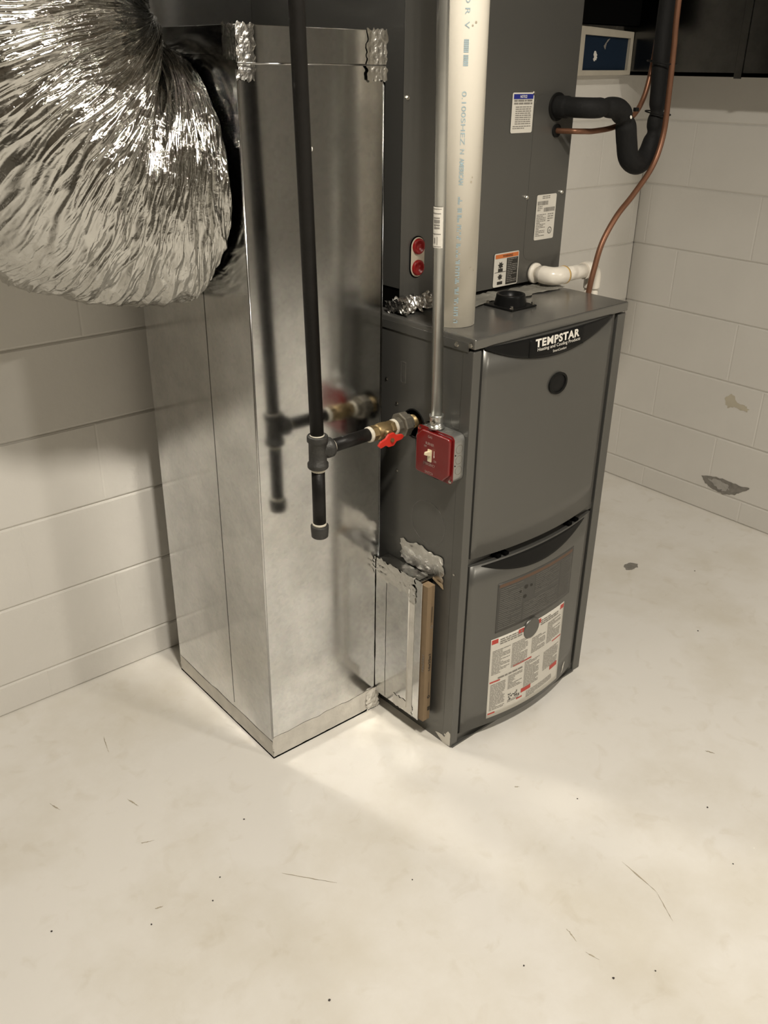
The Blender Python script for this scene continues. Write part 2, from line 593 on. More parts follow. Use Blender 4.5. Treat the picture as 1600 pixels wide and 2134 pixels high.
# worn spots in the paint
def patch(parent, pts, fn, name, m, t=0.0008, jag=0.0):
    out = []
    for i, (a, b) in enumerate(pts):
        a2, b2 = pts[(i + 1) % len(pts)]
        for k in range(5):
            f = k / 5
            out.append((a + (a2 - a) * f + random.uniform(-jag, jag), b + (b2 - b) * f + random.uniform(-jag, jag)))
    return MB().plate(out, [], fn, t).build(name, m, parent)

wr = lambda a, b, d: (XR - 0.0004 - d, a, b)
patch(wall_right, [(.366, .129), (.322, .140), (.256, .143), (.218, .139), (.180, .144), (.178, .139), (.204, .118), (.228, .098), (.273, .0875), (.322, .0925), (.349, .108)], wr, 'peeled_paint', 'bare', 0.0008, 0.0022)
patch(wall_right, [(.335, .124), (.300, .134), (.262, .132), (.250, .112), (.275, .100), (.305, .105)], lambda a, b, d: (XR - 0.0013 - d, a, b), 'old_paint', 'bare_light', 0.0006, 0.004)
patch(wall_right, [(.331, .430), (.318, .452), (.300, .452), (.286, .428), (.250, .425), (.238, .415), (.250, .405), (.290, .412), (.312, .402), (.325, .412)], wr, 'stain', 'yellow_stain', 0.0004, 0.003)
fl = lambda a, b, d: (a, b, 0.0004 + d)
patch(floor, [(1.0527, .2687), (1.0808, .2663), (1.092, .245), (1.080, .232), (1.0535, .2318), (1.0327, .2447)], fl, 'chipped_paint', 'bare', 0.0006, 0.003)
for (ax, ay, bx, by, w) in ((-.664, .335, -.655, .298, .004), (-.80, .43, -.79, .395, .003), (-.183, -.50, -.190, -.53, .004), (-.196, -.555, -.189, -.581, .003),
                            (-.52, -.05, -.45, -.14, .0025), (-.615, .56, -.63, .50, .003), (.03, -.47, .02, -.56, .003), (.02, -.56, -.015, -.62, .002),
                            (.46, -.395, .47, -.415, .005), (.02, -.185, .028, -.192, .004), (-.70, .20, -.675, .19, .003), (-.755, .035, -.74, .03, .004)):
    d = Vector((bx - ax, by - ay, 0))
    w = w * .75
    n = Vector((-d.y, d.x, 0)).normalized() * w
    pts = [(ax, ay), (ax + d.x * .5 + n.x * .5, ay + d.y * .5 + n.y * .5), (bx, by), (ax + d.x * .5 - n.x * .5, ay + d.y * .5 - n.y * .5)]
    patch(floor, pts, fl, 'scuff', 'stain', 0.0003, w * 0.35)
for (sx, sy) in ((-.776, .007), (-.925, .112), (-.613, -.329), (-.304, -.501), (-.5, .12), (-.33, -.23), (-.62, .02), (-.13, -.66), (.1, -.3), (.3, -.5), (-.2, -.62), (-.66, -.02), (.2, -.62), (.9, -.1), (1.2, .1)):
    patch(floor, circle(sx, sy, random.uniform(.0012, .0024), 6), fl, 'grit', 'speck', 0.001, 0.0005)

# ------------------------------------------------------------------ ceiling lamp (above and behind the view) and an added fill lamp
def ceiling_light(label, x, y, power):
    lamp = thing('ceiling_light', label, 'light', (x, y, CEIL), 0, 'ceiling lights')
    MB().lathe((0, 0, 0), (0, 0, -1), [(0, .125), (.015, .125), (.022, .118)], 40).build('housing', 'frame_white', lamp)
    MB().lathe((0, 0, -.022), (0, 0, -1), [(0, LAMP_RADIUS), (.006, LAMP_RADIUS * .98)], 40).build('diffuser', 'lamp', lamp)
    ld = bpy.data.lights.new('ceiling_light_glow', 'AREA')
    ld.shape = 'DISK'
    ld.size = LAMP_RADIUS * 2
    ld.energy = power
    ld.color = LAMP_COLOR
    lo = bpy.data.objects.new('ceiling_light_glow', ld)
    lo.location = (0, 0, -.032)
    lo.parent = lamp
    C.objects.link(lo)
ceiling_light('round flush ceiling light nearest the return duct', LAMP_POS[0], LAMP_POS[1], LAMP_POWER)
ceiling_light('added unseen fill light farther from the furnace', FILL_POS[0], FILL_POS[1], FILL_POWER)

# ------------------------------------------------------------------ furnace
YF = 0.0221
FW, FH, FD = 0.4938, 0.9903, 0.735
fur = thing('furnace', 'grey gas furnace with black curved badge and instruction stickers standing on the floor', 'furnace', (0, 0, 0), YF)
def bulge(x, z):
    B = .036 - .022 * min(max(z / .97, 0), 1)
    t = (x - .24) / .215
    return B * max(0.0, 1 - t * t)

casing = MB()
casing.plate([(0, 0), (FD, 0), (FD, .965), (0, .965)], [circle(.158, .775, .030), circle(.088, .735, .064, 40)], lambda a, b, d: (d, a, b), .0025)
casing.box(FW - .0025, FW, 0, FD, 0, .965)
casing.box(.0025, FW - .0025, FD - .0025, FD, 0, .965)
casing.box(.0025, FW - .0025, .03, FD - .0025, .002, .006)
casing.build('casing', 'grey', fur)
MB().box(.03, FW - .03, .045, .05, .03, .95).build('inner_baffle', 'void', fur)
MB().box(-.0007, .022, -.001, .028, 0.0, .965).build('corner_post', 'grey', fur, .002)
MB().box(.466, FW + .0007, -.001, .028, 0.0, .965).build('corner_post', 'grey', fur, .002)
MB().box(.022, .466, .004, .028, 0.0, .024).build('base_rail', 'grey', fur, .002)
MB().box(.002, .466, -.004, .006, 0.0, .005).build('base_lip', 'grey', fur, .001)
MB().box(.022, .466, .006, .03, .485, .502).build('door_divider', 'grey', fur)
MB().box(.022, .466, .012, .03, .945, .966).build('top_rail', 'grey', fur)

def curved(name, x0, x1, zlo, zhi, off, thick, m, parent, nx=28, nz=8, back=None):
    """panel that follows the bowed door front; zlo/zhi are functions of x"""
    mb = MB()
    xs = [x0 + (x1 - x0) * i / (nx - 1) for i in range(nx)]
    for s in (0, 1):
        for x in xs:
            a, b = zlo(x), zhi(x)
            for j in range(nz):
                z = a + (b - a) * j / (nz - 1)
                y = -bulge(x, z) - off
                mb.v.append((x, y if s == 0 else (y + thick if back is None else back), z))
    N = nx * nz
    for i in range(nx - 1):
        for j in range(nz - 1):
            a = i * nz + j
            mb.face([a, a + nz, a + nz + 1, a + 1], True)
            mb.face([N + a, N + a + 1, N + a + nz + 1, N + a + nz], True)
    for i in range(nx - 1):
        for j in (0, nz - 1):
            a = i * nz + j
            mb.face([a, a + nz, N + a + nz, N + a])
    for i in (0, nx - 1):
        for j in range(nz - 1):
            a = i * nz + j
            mb.face([a, a + 1, N + a + 1, N + a])
    return mb.build(name, m, parent)

up_door = curved('upper_door', .0275, .453, lambda x: .503, lambda x: .9692, 0.0, 0, 'grey', fur, back=.012)
lo_door = curved('lower_door', .0275, .453, lambda x: .030, lambda x: .484, 0.0, 0, 'grey', fur, back=.012)
badge = curved('badge', .027, .440, lambda x: .9665 - .046 * max(0, 1 - ((x - .2335) / .2065) ** 2), lambda x: .9692, .0025, .002, 'gloss_dark', up_door)
curved('nameplate', .148, .325, lambda x: .929 + .0 * x, lambda x: .9655, .0035, .001, 'dark', up_door)
dfn = lambda x, z, o=.0052: (x, -bulge(x, z) - o, z)
text('brand_lettering', 'TEMPSTAR', lambda u, v: dfn(.163 + u + v * -.05, .9480 + v), .142, .0175, 'white', up_door, bold=.042, space=1.12)
text('tagline_lettering', 'Heating and Cooling Products', lambda u, v: dfn(.170 + u, .9375 + v), .139, .0092, 'white', up_door, bold=.006)
text('series_lettering', 'SmartComfort', lambda u, v: dfn(.218 + u, .9295 + v), .045, .0055, 'white', up_door)
# sight glass
mb = MB()
mb.plate(circle(.2485, .857, .0300, 36, .0235), [circle(.2485, .857, .0245, 36, .019)], lambda a, b, d: (a, -bulge(a, b) - .004 + d, b), .004)
mb.build('sight_glass_ring', 'dark', up_door)
MB().plate(circle(.2485, .857, .0245, 36, .019), [], lambda a, b, d: (a, -bulge(a, b) - .0018 + d, b), .001).build('sight_glass', 'gloss_dark', up_door)
# handle scoop in the lower door
curved('handle_recess', .057, .421, lambda x: .4785 - .044 * max(0, 1 - ((x - .239) / .182) ** 2), lambda x: .4795 + .0 * x, .0012, .001, 'dark', lo_door)
for xx in (.10, .122, .345, .375):
    MB().box(xx, xx + .012, -bulge(xx, .5) - .001, .004, .4865, .4925).build('latch_slot', 'void', fur)
# instruction labels on the lower door
lab1 = curved('warning_label', .108, .383, lambda x: .287, lambda x: .4175 + .001 * x, .0006, .0004, 'label_grey', lo_door, nz=12)
pm = MB()
f1 = lambda u, v: dfn(u, v, .0011)
print_lines(pm, f1, .114, .185, .292, .402, .0052, .5, wmin=.008, wmax=.05)
print_lines(pm, f1, .228, .320, .345, .402, .0052, .5, wmin=.008, wmax=.05)
print_lines(pm, f1, .190, .320, .292, .340, .0052, .5, wmin=.01, wmax=.06)
print_lines(pm, f1, .326, .376, .292, .402, .0052, .5, wmin=.008, wmax=.03)
stuff(pm.build('printed_text', 'print_lite', lab1))
pm = MB()
for i in range(8):
    a = .112 + i * .033
    pm.quad(f1(a, .4055), f1(a + .033, .4055), f1(a + .033, .4135), f1(a, .4135))
pm.build('header_band', 'rust_orange', lab1)
pm = MB()
for (cx, cz, r) in ((.1965, .382, .0062), (.178, .3758, .004), (.214, .380, .0045), (.194, .357, .006)):
    c = circle(cx, cz, r, 7, r * .85, .4)
    for i in range(7):
        pm.quad(f1(cx, cz), f1(*c[i]), f1(*c[(i + 1) % 7]), f1(cx, cz))
stuff(pm.build('warning_symbols', 'ink', lab1))

lab2 = curved('instruction_label', .098, .362, lambda x: .047 - .025 * (x - .098), lambda x: .272, .0006, .0004, 'paper', lo_door, nz=14)
pm = MB()
for (a, b, z0, z1) in ((.104, .158, .165, .238), (.164, .218, .165, .238), (.232, .285, .178, .225), (.292, .350, .178, .242),
                       (.104, .150, .064, .142), (.158, .205, .105, .148), (.212, .268, .086, .165), (.285, .350, .10, .160),
                       (.225, .33, .052, .074), (.160, .2, .066, .076)):
    print_lines(pm, f1, a, b, z0, z1, .0041, .42, wmin=.004, wmax=.016, short=.3)
print_lines(pm, f1, .125, .195, .243, .266, .0058, .55, wmin=.006, wmax=.02)
print_lines(pm, f1, .262, .335, .246, .264, .0058, .55, wmin=.006, wmax=.02)
print_lines(pm, f1, .125, .205, .148, .158, .0065, .7, wmin=.006, wmax=.02)
stuff(pm.build('printed_text', 'ink_grey', lab2))
for (a, b, z0, z1) in ((.100, .119, .258, .270), (.182, .200, .258, .270), (.252, .262, .258, .270), (.344, .360, .257, .269), (.172, .235, .1695, .1735), (.318, .358, .176, .179),
                       (.101, .132, .1475, .1515), (.101, .122, .0560, .0600), (.205, .240, .0785, .0905), (.318, .352, .0905, .1035), (.190, .21, .0655, .0695)):
    n = max(1, int((b - a) / .015))
    pm = MB()
    for i in range(n):
        p, q = a + (b - a) * i / n, a + (b - a) * (i + 1) / n
        pm.quad(f1(p, z0), f1(q, z0), f1(q, z1), f1(p, z1))
    pm.build('red_box', 'label_red', lab2)
pm = MB()
for i in range(26):
    cx, cz = .180 + random.uniform(-.018, .018), .085 + random.uniform(-.009, .009)
    r = random.uniform(.001, .003)
    pm.quad(f1(cx - r, cz - r * .6), f1(cx + r, cz - r), f1(cx + r * .8, cz + r), f1(cx - r, cz + r * .7))
stuff(pm.build('diagram', 'print_lite', lab2))
MB().lathe((.2265, -bulge(.2265, .258) + .002, .258), (0, -1, 0), [(0, .0275), (.004, .0275), (.0055, .024), (.0055, .0)], 36, caps=False).build('sight_plug', 'grey', fur)

# cap on top
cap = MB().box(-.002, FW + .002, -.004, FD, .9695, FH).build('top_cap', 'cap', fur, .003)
MB().box(-.0025, 0.0, .012, FD, .962, .980).build('cap_lip', 'grey', cap, .0006)
MB().box(FW, FW + .0025, .012, FD, .962, .980).build('cap_lip', 'grey', cap, .0006)
for y in (.042, .006, .33):
    screw(cap, (-.0025, y, .972 if y > .03 else .978), (-1, 0, 0), .0042, .004)
# dull sealing tape between the cap and the coil cabinet
crumpled('sealing_tape', lambda u, v, d: (u, v, FH + d), .118, .490, .172, .240, 60, 14, .0035, 'seal_tape', fur, 4, .012, 45)
# exhaust collar
col = MB()
CX, CY = .2105 + .046, .133
cs = .0405
cx0 = .2555
cy0 = .1345
q45 = [(cx0 - cs, cy0 - cs), (cx0 + cs, cy0 - cs), (cx0 + cs, cy0 + cs), (cx0 - cs, cy0 + cs)]
col.plate(q45, [circle(cx0, cy0, .026, 28)], lambda a, b, d: (a, b, FH + .0045 - d), .004)
collar = col.build('exhaust_collar', 'dark', fur, .001)
MB().lathe((cx0, cy0, FH + .004), (0, 0, 1), [(0, .0350), (.004, .0345), (.016, .0315), (.021, .0312), (.023, .0300), (.023, .0265), (.0, .026)], 40, caps=False).build('collar_ring', 'gloss_dark', collar)
MB().lathe((cx0, cy0, FH + .0008), (0, 0, 1), [(0, .0262), (.001, .0262)], 32).build('collar_opening', 'void', collar)
for (a, b) in ((-1, -1), (1, -1), (-1, 1), (1, 1)):
    screw(collar, (cx0 + a * .034, cy0 + b * .034, FH + .0045), (0, 0, 1), .0034, .006)
# side knock-outs, slot and screws
rg = lambda a, b, d: (-.0005 + d, a, b)
MB().plate(circle(.105, .560, .052, 40), [circle(.105, .560, .0508, 40)], rg, .001).build('knockout', 'cap', fur)
MB().plate(rrect(.186, .203, .855, .902, .003), [rrect(.1885, .2005, .8575, .8995, .002)], rg, .001).build('slot_outline', 'cap', fur)
MB().plate(rrect(.012, .050, .800, .832, .006), [rrect(.0132, .0488, .8012, .8308, .005)], rg, .001).build('panel_emboss', 'cap', fur)
MB().plate(circle(.158, .775, .0325, 36), [circle(.158, .775, .0298, 36)], lambda a, b, d: (-.0015 + d, a, b), .002).build('gas_grommet', 'dark', fur)
for (y, z) in ((.2118, .806), (.2073, .651), (.246, .852), (.018, .468), (.018, .03)):
    screw(fur, (0, y, z), (-1, 0, 0), .0028, .0025)
# scraped corner at the floor
patch(fur, [(.002, .004), (.002, .040), (.010, .043), (.018, .030), (.020, .020), (.040, .022), (.052, .018), (.034, .006), (.022, .0)], lambda a, b, d: (-.0006 - d, a, b), 'paint_scrape', 'paper', .0004, .001)
patch(lo_door, [(.388, .040), (.392, .062), (.400, .070), (.402, .066), (.395, .048)], lambda a, b, d: (a, -bulge(a, b) - .0006 - d, b), 'paint_scrape', 'paper', .0004, .001)

# ------------------------------------------------------------------ coil cabinet on the furnace
coil = thing('coil_cabinet', 'tall grey evaporator coil cabinet with three stickers standing on the furnace', 'coil cabinet', (0, 0, 0), YF)
KX0, KX1, KY0, KY1, KZ0, KZ1 = .030, .555, .243, .755, .994, 1.86
kc = MB()
kc.box(KX0, KX0 + .002, KY0 + .002, KY1, KZ0 + .045, KZ1)
kc.box(KX1 - .002, KX1, KY0 + .002, KY1, KZ0, KZ1)
kc.box(KX0, KX1, KY1 - .002, KY1, KZ0, KZ1)
kc.box(KX0, KX1, KY0, KY1, KZ1, KZ1 + .002)
kc.build('casing', 'grey', coil)
MB().box(KX0, KX1, KY0, KY0 + .002, KZ0 + .006, KZ1).build('front_panel', 'grey', coil, .0008)
MB().box(KX0 + .003, KX0 + .006, KY0 + .004, KY1 - .004, KZ0, KZ0 + .05).build('base_gap_shade', 'void', coil)  # black strip stands in for the shade in the open coil base
MB().box(KX0 - .0012, KX0 + .012, KY0 - .0012, KY0, KZ0 + .03, KZ1).build('edge_flange', 'grey', coil, .0005)
cf = lambda a, b, d: (a, KY0 - .0008 - d, b)
ap = []
for (a, b) in rrect(.417, .600, 1.05, 1.4, .022, 6):
    ap.append((min(a, KX1 - .001), b))
MB().plate(ap, [], lambda a, b, d: (a, KY0 - d, b), .0005).build('access_plate', 'grey', coil)
for (x, z) in ((.0387, 1.398), (.4085, 1.4035), (.413, 1.191), (.537, 1.194)):
    screw(coil, (x, KY0 - .001, z), (0, -1, 0), .0034, .0035)

def sticker(name, x0, x1, z0, z1, m='paper', parent=coil):
    return MB().plate(rrect(x0, x1, z0, z1, .004), [], lambda a, b, d: (a, KY0 - .0013 - d, b), .0004).build(name, m, parent)
cfn = lambda u, v: (u, KY0 - .0022, v)
def rects(mb, L, fn=cfn):
    for (a, b, c, d) in L:
        mb.quad(fn(a, c), fn(b, c), fn(b, d), fn(a, d))
    return mb
s1 = sticker('notice_sticker', .3405, .4105, 1.326, 1.405)
rects(MB(), [(.344, .407, 1.3925, 1.402)]).build('header_band', 'label_blue', s1)
text('header_lettering', 'NOTICE', lambda u, v: (.364 + u, KY0 - .0027, 1.3945 + v), .022, .0055, 'white', s1, .02)
pm = MB()
print_lines(pm, cfn, .346, .405, 1.379, 1.391, .0055, .6, wmin=.006, wmax=.02)
print_lines(pm, cfn, .352, .403, 1.341, 1.378, .0041, .42, wmin=.004, wmax=.014)
print_lines(pm, cfn, .346, .405, 1.329, 1.340, .0038, .42, wmin=.004, wmax=.014)
stuff(pm.build('printed_text', 'ink_grey', s1))
s2 = sticker('rating_sticker', .449, .519, 1.093, 1.193)
pm = MB()
for (a, b, c, d) in ((.452, .490, 1.170, 1.179), (.476, .515, 1.155, 1.164)):
    u = a
    while u < b:
        w = random.choice((.0006, .0010, .0016))
        pm.quad(cfn(u, c), cfn(u + w, c), cfn(u + w, d), cfn(u, d))
        u += w + random.choice((.0005, .0009))
stuff(pm.build('barcode', 'ink_grey', s2))
pm = MB()
print_lines(pm, cfn, .453, .470, 1.156, 1.168, .004, .45, wmin=.004, wmax=.01)
print_lines(pm, cfn, .468, .495, 1.180, 1.190, .004, .45, wmin=.006, wmax=.012)
print_lines(pm, cfn, .452, .485, 1.097, 1.150, .0036, .42, wmin=.004, wmax=.014)
print_lines(pm, cfn, .492, .512, 1.130, 1.150, .005, .4, wmin=.004, wmax=.01, short=.7)
stuff(pm.build('printed_text', 'ink_grey', s2))
MB().plate(circle(.503, 1.112, .0075, 24), [circle(.503, 1.112, .0062, 24)], lambda a, b, d: (a, KY0 - .0022, b), .0).build('certification_ring', 'ink', s2)
text('certification_letters', 'UL', lambda u, v: (.4995 + u, KY0 - .0024, 1.109 + v), .007, .006, 'ink', s2)
s3 = sticker('warning_sticker', .317, .4005, 1.002, 1.077)
rects(MB(), [(.320, .398, 1.0655, 1.0745)]).build('header_band', 'orange', s3)
rects(MB(), [(.359, .398, 1.0045, 1.064)]).build('text_panel', 'ink', s3)
pm = MB()
print_lines(pm, lambda u, v: (u, KY0 - .0026, v), .362, .395, 1.007, 1.062, .0042, .4, wmin=.004, wmax=.014)
stuff(pm.build('printed_text', 'ink_grey', s3))
pm = MB()
for (cx, cz, s) in ((.339, 1.050, .010), (.339, 1.024, .009)):
    star = []
    for i in range(14):
        r = s * (1.0 if i % 2 == 0 else .55)
        star.append((cx + r * math.cos(i * math.pi / 7 + .3), cz + r * math.sin(i * math.pi / 7 + .3) * .9))
    for i in range(14):
        pm.quad(cfn(cx, cz), cfn(*star[i]), cfn(*star[(i + 1) % 14]), cfn(cx, cz))
rects(pm, [(.331, .347, 1.036, 1.043), (.330, .348, 1.007, 1.014), (.320, .358, 1.0345, 1.0355)])
stuff(pm.build('warning_symbols', 'ink', s3))
text('header_lettering', 'WARNING', lambda u, v: (.344 + u, KY0 - .0028, 1.0675 + v), .034, .005, 'ink', s3, .01)
# plugged drain ports
def stadium(cx, cz, r, hh, n=12):
    return [(cx + r * math.cos(math.pi * i / n), cz + hh + r * math.sin(math.pi * i / n)) for i in range(n + 1)] + [(cx + r * math.cos(math.pi + math.pi * i / n), cz - hh + r * math.sin(math.pi + math.pi * i / n)) for i in range(n + 1)]
plug = MB().plate(stadium(.0762, 1.0985, .0185, .0215), [], lambda a, b, d: (a, KY0 - .004 + d, b), .005).build('port_gasket', 'gasket', coil, .001)
MB().plate(stadium(.0762, 1.0985, .0205, .0215), [], lambda a, b, d: (a, KY0 - .0022 + d, b), .002).build('port_opening', 'void', coil)
for z in (1.1205, 1.0775):
    MB().lathe((.0755, KY0 - .004, z), (0, -1, 0), [(0, .0158), (.0045, .0155), (.0055, .014), (.0055, .012), (.0015, .009), (.001, 0)], 28, caps=False).build('port_cap', 'red_cap', plug)
# line grommets
for (x, z, r) in ((.492, 1.376, .029), (.4963, 1.327, .014)):
    MB().lathe((x, KY0 - .001, z), (0, -1, 0), [(0, r), (.003, r), (.003, r * .5)], 28).build('line_grommet', 'dark', coil)
# crinkled foil tape under the cabinet
crumpled('foil_tape', lambda u, v, d: (u, KY0 - .03 + v - d * .6, FH + .001 + d + v * .9), .012, .118, .001, .030, 44, 18, .005, 'tape', coil, 9, .008, 90)
crumpled('foil_tape', lambda u, v, d: (.012 - d * .6, v, u + d * .3), .993, 1.018, .195, .262, 14, 26, .006, 'tape', coil, 12, .006, 90)

# ------------------------------------------------------------------ return drop (galvanized)
PX, PY, YP = -.3434, .2367, -.0140
PW, PD, PH = .3088, .4439, 1.508
ret = thing('return_air_drop', 'tall galvanized sheet metal return duct standing on the floor beside the furnace', 'duct', (PX, PY, 0), YP)
MB().box(0, PW, 0, .0012, .004, PH).build('front_sheet', 'galv', ret)
MB().box(PW - .0012, PW, .0012, PD, .004, PH).build('side_sheet', 'galv', ret)
MB().box(0, PW, PD - .0012, PD, .004, PH).build('back_sheet', 'galv', ret)
MB().plate([(.0012, .004), (PD - .0012, .004), (PD - .0012, PH), (.0012, PH)], [circle(.245, 1.262, .185, 40)], lambda a, b, d: (d, a, b), .0012).build('side_sheet', 'galv', ret)
MB().box(.002, PW - .002, .002, PD - .002, PH - .004, PH - .002).build('top_sheet', 'galv_dull', ret)
MB().tube([(-.0022, -.0022, .062), (-.0022, -.0022, PH - .065)], .0026, 10).build('corner_seam', 'galv', ret)
MB().tube([(PW + .001, -.001, .062), (PW + .001, -.001, PH - .065)], .0015, 8).build('corner_seam', 'galv_dull', ret)
MB().box(-.0003, 0, .168, .1705, .06, 1.44).build('lock_seam', 'galv_dull', ret)
band = MB()
band.box(-.0032, PW + .0032, -.0032, 0, PH - .055, PH)
band.box(-.0032, 0, 0, PD, PH - .044, PH)
band.box(PW, PW + .0032, 0, PD, PH - .055, PH)
band.build('top_band', 'galv', ret, .0008)
MB().tube([(-.002, -.0045, PH - .056), (PW + .002, -.0045, PH - .056)], .0014, 8).build('band_hem', 'galv', ret)
fr = lambda u, v, d: (u, -.0036 - d, v)
ls = lambda u, v, d: (-.0036 - d, u, v)
crumpled('corner_tape', fr, -.004, .030, PH - .082, PH + .001, 14, 26, .0010, 'tape', ret, 21, .005, 120)
crumpled('corner_tape', ls, -.006, .034, PH - .050, PH + .001, 16, 18, .0010, 'tape', ret, 22, .005, 120)
crumpled('corner_tape', fr, PW - .042, PW + .004, PH - .082, PH + .001, 18, 26, .0008, 'tape', ret, 23, .004, 90)
bt = lambda u, v, d: (u, -.0001 - d, v)
bl = lambda u, v, d: (-.0001 - d, u, v)
crumpled('base_tape', bt, -.001, PW * .985, .003, .060, 60, 12, .0005, 'tape_paint', ret, 31, .003, 40, .0002)
crumpled('base_tape', bl, -.001, PD, .003, .046, 70, 10, .0005, 'tape_paint', ret, 33, .003, 40, .0002)
MB().box(-.001, PW + .001, -.001, PD, 0.0, .004).build('base_gasket', 'void', ret)
crumpled('base_tape', bt, PW - .035, PW + .004, .004, .064, 14, 16, .004, 'tape_paint', ret, 37, .005, 80)
# collar ring for the flexible duct
MB().lathe((-.001, .245, 1.262), (-1, 0, 0), [(0, .196), (.003, .196), (.003, .188), (.03, .186), (.03, .180), (.0, .180)], 48, caps=False).build('duct_collar', 'galv_dull', ret)

# ------------------------------------------------------------------ flexible foil duct
flex = thing('flexible_duct', 'fat crinkled silver foil flexible duct bending up from the return duct', 'flexible duct', (PX, PY, 1.262), YP)
def flex_mesh():
    RB, r0, s0 = .268, .228, .038
    arc = RB * math.pi / 2
    S = np.concatenate([np.linspace(0, s0 + arc + .06, 900, endpoint=False), np.linspace(s0 + arc + .06, s0 + arc + .90, 40)])
    ns, nt = len(S), 330
    T = np.linspace(0, 2 * math.pi, nt, endpoint=False)
    s, t = np.meshgrid(S, T, indexing='ij')
    tn = t / (2 * math.pi)
    # folds run round the duct (accordion), slightly skewed; finer crumple rides on them
    sk = s + .012 * np.sin(2 * t + 1.0) + .016 * np.sin(t) + .006 * vnoise(s * 20, tn * 16, 16, 11) + .022 * vnoise(s * 7, tn * 11, 11, 12)
    def ridge(f, g, seed, warp):
        return 1 - np.abs(vnoise(sk * f + warp * vnoise(sk * f * .3, tn * g * 1.5, int(g * 1.5), seed + 20), tn * g, g, seed) - .5) * 2
    disp = .016 * (vnoise(sk * 15, tn * 7, 7, 3) - .5)
    disp += .0075 * (ridge(42, 8, 5, 1.5) ** 1.5 - .5)
    disp += .0060 * (ridge(95, 14, 6, 2.0) ** 1.5 - .5)
    disp += .0032 * (ridge(190, 26, 7, 2.0) - .5)
    disp += .0016 * (ridge(330, 60, 8, 1.5) - .5)
    amp_zone = .6 + .8 * vnoise(s * 7, tn * 8, 8, 15)
    disp = disp * amp_zone
    disp += .026 * np.clip((s - .09) / .16, 0, 1)
    # pinched fold on the inside of the bend, tucked in rim at the collar
    inner = np.clip(np.cos(t), 0, 1)
    disp -= .060 * np.exp(-((s - (s0 + .125)) / .030) ** 2) * (.12 + .88 * inner)
    disp += .012 * np.exp(-((s - (s0 + .215)) / .06) ** 2) * (.3 + .7 * inner)
    rim = np.clip(s / .034, 0, 1)
    rad = (r0 + disp) * (0.88 + 0.12 * np.sqrt(1 - (1 - rim) ** 2))
    mb = MB()
    P = np.zeros((ns, nt, 3))
    for i in range(ns):
        a = S[i]
        if a <= s0:
            c, tx, tz, ang = (-.009 - a, 0), -1, 0, 0
        elif a <= s0 + arc:
            ang = (a - s0) / RB
            c = (-.009 - s0 - RB * math.sin(ang), RB - RB * math.cos(ang))
        else:
            ang = math.pi / 2
            c = (-.009 - s0 - RB, RB + a - s0 - arc)
        # inward (towards the bend centre) direction in the x-z plane
        nx, nz = math.sin(ang), math.cos(ang)
        if a <= s0:
            nx, nz = 0, 1
        P[i, :, 0] = c[0] + nx * np.cos(T) * rad[i]
        P[i, :, 1] = .245 + np.sin(T) * rad[i]
        P[i, :, 2] = c[1] + nz * np.cos(T) * rad[i]
    mb.v = [tuple(q) for q in P.reshape(-1, 3)]
    for i in range(ns - 1):
        for k in range(nt):
            k2 = (k + 1) % nt
            mb.face([i * nt + k, i * nt + k2, (i + 1) * nt + k2, (i + 1) * nt + k], True)
    return mb
flex_mesh().build('foil_jacket', 'foil', flex)

# ------------------------------------------------------------------ filter rack and filter between return drop and furnace
rack = thing('filter_rack', 'galvanized sheet metal filter rack with foil tape fixed to the furnace side', 'filter rack', (0, 0, 0), YF)
RX, RY0, RY1, RZ0, RZ1 = -.036, .080, .2315, .053, .432
MB().box(RX, RX + .0012, RY0, RY1, RZ0, RZ1).build('outer_sheet', 'galv', rack)
MB().box(RX, -.0005, RY0 + .003, RY1, RZ1, RZ1 + .0012).build('top_sheet', 'galv', rack)
MB().box(RX, -.0005, RY0 + .003, RY1, RZ0, RZ0 + .0012).build('bottom_sheet', 'galv', rack)
MB().box(RX - .0006, RX + .002, RY0 - .0015, RY0 + .003, RZ0, RZ1).build('front_hem', 'galv', rack, .0006)
MB().box(-.004, -.0008, RY0 + .002, RY1, RZ0 + .002, RZ1 - .002).build('inner_back', 'void', rack)
ro = lambda u, v, d: (RX - .0006 - d, u, v)
MB().box(RX - .0012, RX - .0002, .100, .1185, .066, .405).build('seam_strip', 'tape_paint', rack, .0004)
MB().tube([(RX - .001, .118, .07), (RX - .001, .118, .40)], .0016, 8).build('seam_ridge', 'tape_paint', rack)
crumpled('foil_tape', ro, .105, .226, .385, .434, 46, 18, .0016, 'tape', rack, 41, .010, 75)
crumpled('foil_tape', ro, .098, .122, .370, .412, 12, 18, .0016, 'tape', rack, 42, .003, 75)
crumpled('foil_tape', ro, .098, .165, .054, .084, 24, 12, .0007, 'tape_paint', rack, 43, .004, 70, .0002)
crumpled('foil_tape', ro, .196, .2312, .056, .425, 8, 50, .0002, 'galv', rack, 46, .001, 50, .0001)
crumpled('foil_tape', lambda u, v, d: (v, u, RZ1 + .0014 + d), .090, .226, RX, -.004, 46, 14, .0010, 'tape', rack, 44, .003, 55)
# loose tape on the furnace side above the rack
ft_u0, ft_u1 = .050, .186
crumpled('foil_tape_flap', lambda u, v, d: (-.001 - d, u, .440 - (u - .05) * -.08 + v * (1 - .25 * max(0, (u - .12) / .066))), ft_u0, ft_u1, -.012, .052, 44, 22, .0013, 'tape', rack, 45, .006, 32)
patch(rack, [(.050, .430), (.047, .4175), (.082, .431), (.080, .436)], lambda a, b, d: (-.0018 - d, a, b), 'tape_backing', 'kraft', .0006, .0006)

